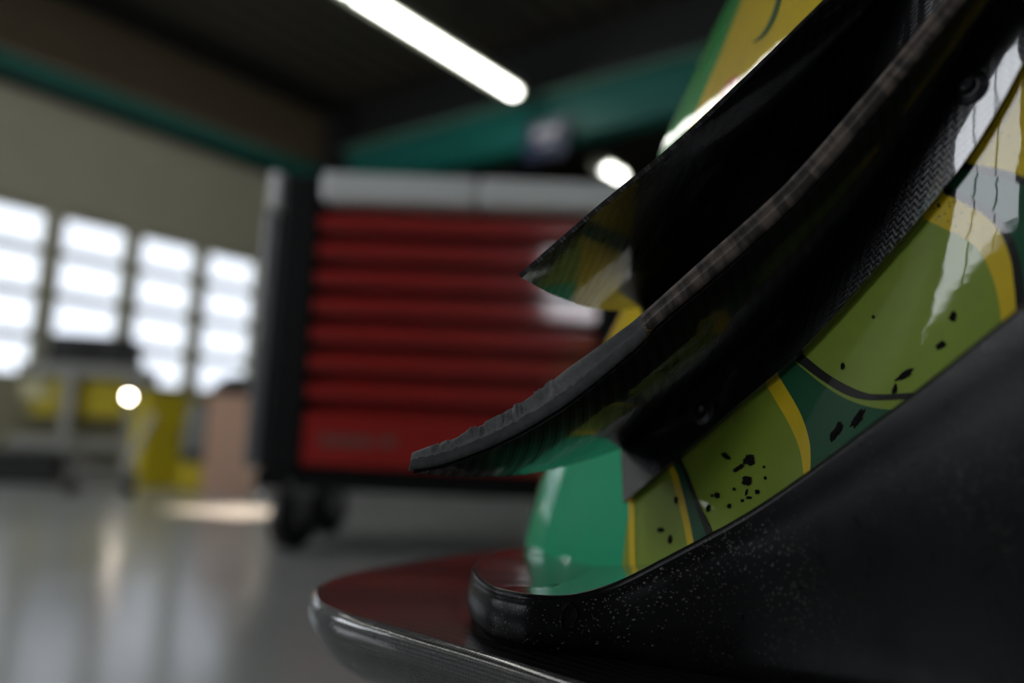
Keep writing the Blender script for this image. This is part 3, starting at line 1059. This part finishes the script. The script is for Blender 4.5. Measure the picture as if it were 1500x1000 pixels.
ribbon('yellow_stripe', [(1336, 310), (1349, 318), (1382, 334), (1428, 360), (1452, 400), (1464, 445), (1468, 480)], [(1362, 272), (1375, 281), (1400, 291), (1454, 325), (1478, 370), (1486, 420), (1490, 470)], M['yellow'])
ribbon('black_stripe', [(1362, 272), (1375, 281), (1400, 291), (1454, 325), (1478, 370), (1486, 420), (1490, 470)], [(1368, 262), (1382, 272), (1407, 282), (1462, 316), (1490, 365), (1500, 420), (1505, 470)], M['black_vinyl'])
ribbon('green_stripe', [(1368, 262), (1382, 272), (1407, 282), (1462, 316), (1490, 365), (1500, 420), (1505, 470)], [(1390, 238), (1402, 246), (1420, 250), (1490, 268), (1540, 300), (1560, 400), (1570, 470)], M['dgreen'])
ribbon('black_stripe', [(1390, 238), (1402, 246), (1420, 250), (1490, 268), (1540, 300)], [(1396, 228), (1410, 238), (1428, 241), (1492, 256), (1545, 285)], M['black_vinyl'])
ribbon('yellow_panel', [(1396, 228), (1410, 238), (1428, 241), (1492, 256), (1545, 285)], [(1440, 150), (1460, 140), (1490, 120), (1540, 100), (1600, 90)], M['yellow'])
ribbon('yellow_stripe', [(920, 640), (921, 720), (922, 800), (923, 830)], [(929, 640), (930, 720), (931, 800), (932, 830)], M['yellow'])
ribbon('green_stripe', [(1004, 440), (1014, 490), (1028, 540), (1046, 590)], [(1022, 430), (1034, 480), (1046, 530), (1062, 580)], M['dgreen'])
ribbon('red_graphic', [(1082, 110), (1070, 118), (1058, 132), (1046, 154)], [(1084, 114), (1082, 124), (1068, 140), (1050, 157)], M['red_vinyl'])
ribbon('dark_stripe', [(1141, -10), (1130, 25), (1118, 48), (1104, 62)], [(1148, -10), (1136, 28), (1121, 53), (1105, 64)], M['dgreen'])


def blotch(px, py, r, seed, sx=1.0, sy=1.0, ang=0.0):
    rr = random.Random(seed)
    k = 30
    q = 0.8
    c = on_body(px, py, 0.0010)
    V_, F_ = [c], []
    for i in range(k):
        a = 2 * math.pi * i / k
        q = 0.45 * q + 0.55 * (0.5 + 0.65 * rr.random())
        q_ = r * q
        x_, y_ = q_ * sx * math.cos(a), q_ * sy * math.sin(a)
        p = on_body(px + x_ * math.cos(ang) - y_ * math.sin(ang), py + x_ * math.sin(ang) + y_ * math.cos(ang), 0.0006)
        if p is None:
            return
        V_.append(p)
    for i in range(k):
        F_.append((0, 1 + i, 1 + (i + 1) % k))
    linkobj('dirt_spot', mesh_from('dirt_spot', V_, F_), M['dirt'], body)


for k, (a, b, r, sx, sy, an) in enumerate([(1098, 674, 11, 1, .85, 0), (1082, 686, 9, 1.3, .5, -.6), (1095, 704, 10, .9, .9, 0), (1094, 721, 5, .5, 1.3, .2), (1064, 668, 7, 1.2, .7, .5),
                                     (1051, 726, 5, 1, 1, 0), (1076, 716, 3, 1, 1, 0), (1110, 720, 4, 1, 1, 0), (1098, 729, 4, 1.3, .7, 0), (1069, 741, 4, 1, 1, 0), (1038, 745, 5, .7, 1.4, 0),
                                     (1044, 726, 3, 1, 1, 0), (1088, 733, 3, 1, 1, 0), (1122, 700, 3, 1, 1, 0), (1120, 684, 2.5, 1, 1, 0), (1326, 549, 11, 1.6, .45, -.6), (1311, 570, 8, .5, 1.2, .3),
                                     (1235, 537, 5, .8, 1.2, 0), (1226, 632, 12, .6, 1.6, .5), (1258, 612, 12, .6, 1.7, .6), (1396, 463, 7, .8, 1.4, .2), (1379, 505, 7, 1.4, .8, -.6), (1280, 464, 3, 1, 1, 0),
                                     (991, 732, 5, .8, 1.4, 0), (968, 776, 5, 1.4, .8, 0), (982, 790, 6, .6, 1.4, 0), (1376, 301, 4, .8, 1.2, 0)]):
    blotch(a, b, r, 100 + k, sx, sy, an)

# ---------------------------------------------------------------- splitter
ZS = -0.125
SPL = [(1.0, -0.32), (0.62, -0.04), (0.35, 0.165), (0.2, 0.292), (0.1, 0.386), (0.042, 0.444), (-0.022, 0.506), (-0.078, 0.556), (-0.122, 0.598), (-0.146, 0.637),
       (-0.156, 0.69), (-0.146, 0.75), (-0.108, 0.825), (-0.04, 0.92), (0.034, 1.02), (0.2, 1.29), (0.40, 1.62)]
NO = 260
out = catmull(SPL, NO)
tg = np.gradient(out, axis=0)
tg /= np.linalg.norm(tg, axis=1)[:, None]
ni = np.stack([tg[:, 1], -tg[:, 0]], axis=1)
for _ in range(30):
    ni[1:-1] = (ni[:-2] + 2 * ni[1:-1] + ni[2:]) / 4
ni /= np.linalg.norm(ni, axis=1)[:, None]
PROF = [(0.0045, 0.0), (0.0016, -0.0012), (0.0, -0.0045), (-0.0012, -0.010), (0.0, -0.017), (0.004, -0.026), (0.011, -0.036), (0.020, -0.046), (0.032, -0.054), (0.05, -0.060), (0.08, -0.062)]
profd = catmull(PROF, 28)
G = []
for i in range(NO):
    G.append([W(*(out[i] + ni[i] * a), ZS + b) for a, b in profd])
spl_lip_me = grid_mesh('splitter_lip', G)
# flat glossy top board
inner = np.array([0.75, 0.72])
V_, F_, U_ = [], [], []
nk = 10
for i in range(NO):
    e = out[i] + ni[i] * profd[0][0]
    for k in range(nk):
        q = e + (inner - e) * (k / (nk - 1)) * 0.85
        V_.append(W(q[0], q[1], ZS))
        U_.append((q[0], q[1]))
for i in range(NO - 1):
    for k in range(nk - 1):
        F_.append((i * nk + k, (i + 1) * nk + k, (i + 1) * nk + k + 1, i * nk + k + 1))
spl = linkobj('splitter', mesh_from('splitter', V_, F_, False, U_), M['carbon_splitter'], car)
lip = linkobj('lip', spl_lip_me, M['lip'], spl)
V2, F2 = [], []
for i in range(NO):
    e = out[i] + ni[i] * 0.08
    for k in range(4):
        q = e + (inner - e) * (k / 3) * 0.85
        V2.append(W(q[0], q[1], ZS - 0.062))
for i in range(NO - 1):
    for k in range(3):
        F2.append((i * 4 + k, i * 4 + k + 1, (i + 1) * 4 + k + 1, (i + 1) * 4 + k))
linkobj('underside', mesh_from('underside', V2, F2), M['frame_black'], spl)

# ---------------------------------------------------------------- raised side fence on the splitter
FE = [(800, 797, 0.745), (740, 803, 0.69), (706, 813, 0.63), (691, 833, 0.565), (716, 857, 0.512), (768, 870, 0.488), (830, 872, 0.482), (890, 857, 0.478),
      (950, 828, 0.47), (1100, 745, 0.447), (1300, 600, 0.407), (1500, 440, 0.367), (1700, 280, 0.335), (2200, -80, 0.27)]
fe = [pix(a, b, d) for a, b, d in FE]
fe = catmull([tuple(p) for p in fe], 320)
fp = np.array(fe)
tg = np.gradient(fp[:, :2], axis=0)
tg /= np.linalg.norm(tg, axis=1)[:, None]
fin = np.stack([-tg[:, 1], tg[:, 0]], axis=1)          # travel runs towards the rear, the car lies left of it
for _ in range(25):
    fin[1:-1] = (fin[:-2] + 2 * fin[1:-1] + fin[2:]) / 4
fin /= np.linalg.norm(fin, axis=1)[:, None]
zbot = CAMZ + ZS + 0.0005
G = []
for i in range(len(fp)):
    p, n_ = fp[i], fin[i]
    h_ = p[2] - zbot
    row = []
    def q(a, z):
        row.append(Vector((p[0] + n_[0] * a, p[1] + n_[1] * a, z)))
    q(0.006, zbot)
    q(0.002, zbot + min(0.004, h_ * 0.2))
    for k in np.linspace(0.12, 0.88, 9):
        q(0.002 - 0.004 * math.sin(k * math.pi), zbot + h_ * k)
    for k in np.linspace(0, 1, 6):
        r_ = min(0.0045, h_ * 0.1)
        q(0.0 + r_ * (1 - math.cos(k * math.pi / 2)), p[2] - r_ * (1 - math.sin(k * math.pi / 2)))
    G.append(row)
fence = linkobj('splitter_fence', grid_mesh('splitter_fence', G), M['plate'], car)
# glossy shelf: from the fence's top edge inwards under the bumper
G = []
for i in range(len(fp)):
    p, n_ = fp[i], fin[i]
    w_ = 0.05 + 0.10 * min(1.0, i / 120.0)
    r_ = min(0.0045, (p[2] - zbot) * 0.1)
    G.append([Vector((p[0] + n_[0] * (r_ + a * w_), p[1] + n_[1] * (r_ + a * w_), p[2] - 0.004 * a)) for a in np.linspace(0, 1, 8)])
linkobj('shelf', grid_mesh('shelf', G), M['carbon_gloss'], fence)

# chipped notch in the fence: a rough dark hollow with a raised torn rim
_fm = fence.data
FB = BVHTree.FromPolygons([v.co.copy() for v in _fm.vertices], [tuple(p.vertices) for p in _fm.polygons])


def on_fence(px, py, off):
    d = ray(px, py).normalized()
    loc, nrm, idx, dist = FB.ray_cast(CAM, d)
    if nrm.dot(d) > 0:
        nrm = -nrm
    return loc + nrm * off


rr = random.Random(3)
K = 26
V_, F_ = [], []
rings = ((0.45, 0.0005), (0.8, 0.0006), (1.0, 0.0016), (1.22, 0.0002))
V_.append(on_fence(834, 903, 0.0004))
for f_, of in rings:
    for i in range(K):
        a = 2 * math.pi * i / K
        w_ = f_ * (1.0 + 0.30 * (rr.random() - 0.5))
        V_.append(on_fence(834 + 11 * w_ * math.cos(a) - 3 * math.sin(a), 903 + 18 * w_ * math.sin(a), of + 0.0006 * rr.random()))
for i in range(K):
    F_.append((0, 1 + i, 1 + (i + 1) % K))
    for r_ in range(len(rings) - 1):
        b0 = 1 + r_ * K
        F_.append((b0 + i, b0 + K + i, b0 + K + (i + 1) % K, b0 + (i + 1) % K))
linkobj('chip', mesh_from('chip', V_, F_), M['dirt'], fence)
# stuck grit on the fence
rg = random.Random(21)
bm = bmesh.new()
for k in range(300):
    px = rg.gauss(930, 90)
    py = rg.uniform(0, 1)
    top_y = np.interp(px, [690, 770, 830, 890, 950, 1100, 1300], [840, 872, 874, 860, 832, 750, 606])
    py = top_y + 8 + (abs(rg.gauss(0, 0.5)) + 0.03) * 95
    if px < 705 or px > 1250 or py > 975:
        continue
    try:
        c = on_fence(px, py, 0.0)
    except Exception:
        continue
    r_ = rg.uniform(0.0003, 0.0007) * (1.8 if rg.random() < 0.06 else 1.0)
    bmesh.ops.create_icosphere(bm, subdivisions=1, radius=r_, matrix=Matrix.Translation(c) @ Matrix.Diagonal((rg.uniform(0.7, 1.6), rg.uniform(0.7, 1.6), 0.8, 1)))
g_ = linkobj('grit', bm_mesh('grit', bm), plain('grey_grit', S(92, 90, 88), 0.5), fence)
g_['kind'] = 'stuff'

# ---------------------------------------------------------------- dive planes
def polyline3(px):
    return [tuple(pix(a, b, d)) for a, b, d in px]


def build_dive_plane(outer, crease, flange, nu, nb, dent=0.0):
    dp_outer = catmull(polyline3(outer), nu)
    cr = catmull(crease, nu)
    fl = catmull(flange, nu)
    C3, F3 = [], []
    for a, b in zip(cr, fl):
        row = []
        for k in range(9):
            s_ = k / 8
            q = a + (b - a) * s_
            p = on_body(q[0], q[1], 0.0045)
            row.append(p)
        C3.append(row)
    # beyond the body's rim keep the last good offset
    for i in range(len(C3)):
        for k in range(9):
            if C3[i][k] is None:
                C3[i][k] = C3[i-1][k] + (C3[i-1][k] - C3[i-2][k])
    return [Vector(p) for p in dp_outer], C3


def dive_plane(name, outer, crease, flange, nu=110, nb=18):
    O3, C3 = build_dive_plane(outer, crease, flange, nu, nb)
    G = []
    for i in range(nu):
        a, b = O3[i], C3[i][0]
        row = []
        for k in range(nb):
            s_ = k / (nb - 1)
            p = a.lerp(b, 0.02 + 0.98 * s_)
            p = p + Vector((0, 0, -0.010 * math.sin(s_ * math.pi) ))
            row.append(p)
        G.append(row)
    blade = linkobj(name, grid_mesh(name, G), M['carbon_blade'], car)
    solidify(blade, 0.0035, 0.0)
    fo = linkobj('flange', grid_mesh('flange', C3), M['carbon_gloss'], blade)
    solidify(fo, 0.0035, 0.0)
    return blade, O3, C3


LOW_OUT = [(598, 690, .50), (650, 680, .50), (740, 645, .499), (830, 592, .494), (930, 512, .487), (960, 480, .483), (1060, 395, .466), (1170, 295, .447), (1280, 170, .425), (1350, 85, .41), (1410, 10, .398), (1500, -100, .38)]
LOW_TOP = [(603, 664, .50), (652, 644, .50), (740, 600, .499), (830, 540, .494), (920, 476, .487), (945, 455, .483), (1040, 370, .466), (1150, 270, .447), (1258, 150, .425), (1328, 68, .41), (1385, 2, .398), (1470, -110, .38)]
LOW_CR = [(918, 655), (960, 622), (1020, 573), (1110, 490), (1230, 350), (1330, 210), (1420, 60), (1470, -40)]
LOW_FL = [(922, 738), (1000, 674), (1085, 601), (1180, 519), (1290, 399), (1400, 268), (1445, 203), (1490, 123), (1530, 40)]
UP_OUT = [(757, 403, .50), (870, 306, .492), (985, 213, .48), (1090, 115, .468), (1200, 7, .455), (1300, -95, .445)]
UP_CR = [(945, 451), (975, 420), (1010, 380), (1090, 265), (1190, 130), (1290, 8), (1350, -70)]
UP_FL = [(958, 490), (1000, 470), (1062, 465), (1130, 450), (1250, 320), (1360, 160), (1450, 0), (1500, -80)]

low, LO3, LC3 = dive_plane('dive_plane', LOW_OUT, LOW_CR, LOW_FL)
upp, UO3, UC3 = dive_plane('dive_plane', UP_OUT, UP_CR, UP_FL)

# outer edge strip of the lower plane: rubbed trim in front, bare laminate edge behind the crack
nL = 360
eb = catmull(polyline3(LOW_OUT), nL)
et = catmull(polyline3(LOW_TOP), nL)
view = CR @ Vector((0, 0, -1))


def edge_strip(name, i0, i1, mat, ragged):
    G = []
    rg = random.Random(11)
    jag = 0.0
    for i in range(i0, i1):
        b, t_ = Vector(eb[i]), Vector(et[i])
        up = (t_ - b)
        s_ = i / nL
        if ragged and 0.035 < s_ < 0.235:
            if rg.random() < 0.45:
                jag = rg.uniform(-0.0022, 0.0006)
        else:
            jag *= 0.8
        t_ = t_ + up.normalized() * jag
        n_ = (t_ - b).cross(Vector(eb[min(i + 1, nL - 1)]) - Vector(eb[max(i - 1, 0)])).normalized()
        if n_.dot(view) < 0:
            n_ = -n_
        row = []
        th = 0.007
        prof = [(th, 0.06), (0.0015, 0.0), (0.0, 0.04), (0.0, 0.25), (0.0, 0.48), (0.0002, 0.52), (0.0006, 0.56), (0.0008, 0.78), (0.0010, 0.96), (0.002, 1.0), (th, 0.97)]
        for a, k in prof:
            extra = 0.0
            if ragged and 0.035 < s_ < 0.235 and 0.55 < k < 0.99:
                extra = rg.uniform(-0.0003, 0.0012)
            row.append(b.lerp(t_, k) + n_ * (a + extra))
        G.append(row)
    me = grid_mesh(name, G, True)
    bm = bmesh.new()
    bm.from_mesh(me)
    bm.verts.ensure_lookup_table()
    m_ = len(G[0])
    for base in (0, (len(G) - 1) * m_):
        bm.faces.new([bm.verts[base + k] for k in range(m_)])
    bm.to_mesh(me)
    bm.free()
    return linkobj(name, me, mat, low)


# index where the strip crosses x = 945
def split_index(x):
    inv = CR.transposed()
    for i in range(nL):
        q = inv @ ((Vector(eb[i]) + Vector(et[i])) / 2 - CAM)
        if 750 + FPX * q.x / -q.z > x:
            return i
    return nL - 1


ic = split_index(944)
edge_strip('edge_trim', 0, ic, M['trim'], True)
edge_strip('blade_edge', ic - 1, nL, M['bare'], False)
# frayed fibres in the crack
bm = bmesh.new()
rg = random.Random(5)
for k in range(7):
    a = Vector(eb[ic]).lerp(Vector(et[ic]), 0.1 + 0.13 * k) - view * 0.0012
    cyl(bm, a, a + Vector((rg.uniform(-1, 1), rg.uniform(-1, 1), rg.uniform(-1.6, 0.3))) * 0.0028, 0.00035, 0.0001, seg=5)
linkobj('frayed_fibres', bm_mesh('frayed_fibres', bm), M['fray'], low)

# bolts through the flange of the lower plane
for (px, py) in ((1041, 606), (1429, 133)):
    p = on_body(px, py, 0.0062)
    if p is None:
        continue
    loc, nrm, idx, dist = BVH.ray_cast(CAM, ray(px, py).normalized())
    if nrm.dot(ray(px, py)) > 0:
        nrm = -nrm
    bm = bmesh.new()
    mm = Matrix.Translation(p) @ nrm.to_track_quat('Z', 'Y').to_matrix().to_4x4()
    lathe(bm, [(0.0095, -0.003), (0.0095, 0.0006), (0.0075, 0.0008), (0.0065, 0.0020), (0.0050, 0.0024), (0.0034, 0.0024), (0.0030, 0.0005), (0.0001, 0.0005)], 24, mm)
    linkobj('bolt', bm_mesh('bolt', bm, True), M['bolt'], low)

# ---------------------------------------------------------------- front wheel of the car
wc = W(HUB.x, HUB.y, 0)
wc.z = 0.33
axl = (W(0.5, 0.86, 0) - W(0, 0, 0)).normalized()
mw = Matrix.Translation(wc + axl * 0.20) @ axl.to_track_quat('Z', 'Y').to_matrix().to_4x4()
bm = bmesh.new()
lathe(bm, [(0.235, -0.13), (0.26, -0.142), (0.30, -0.14), (0.322, -0.125), (0.33, -0.09), (0.33, 0.09), (0.322, 0.125), (0.30, 0.14), (0.26, 0.142), (0.235, 0.13)], 64, mw)
wh = linkobj('wheel', bm_mesh('wheel', bm, True), M['rubber'], car)
bm = bmesh.new()
lathe(bm, [(0.236, -0.13), (0.225, -0.125), (0.215, -0.06), (0.215, 0.13)], 64, mw)
for k in range(10):
    a = 2 * math.pi * k / 10
    bx(bm, mw @ Vector((0.13 * math.cos(a), 0.13 * math.sin(a), -0.095)), (0.19, 0.028, 0.02), mw.to_3x3() @ Matrix.Rotation(a, 3, 'Z'), 0.004)
cyl(bm, mw @ Vector((0, 0, -0.12)), mw @ Vector((0, 0, -0.04)), 0.055, seg=24)
linkobj('rim', bm_mesh('rim', bm, True), M['rim'], wh)
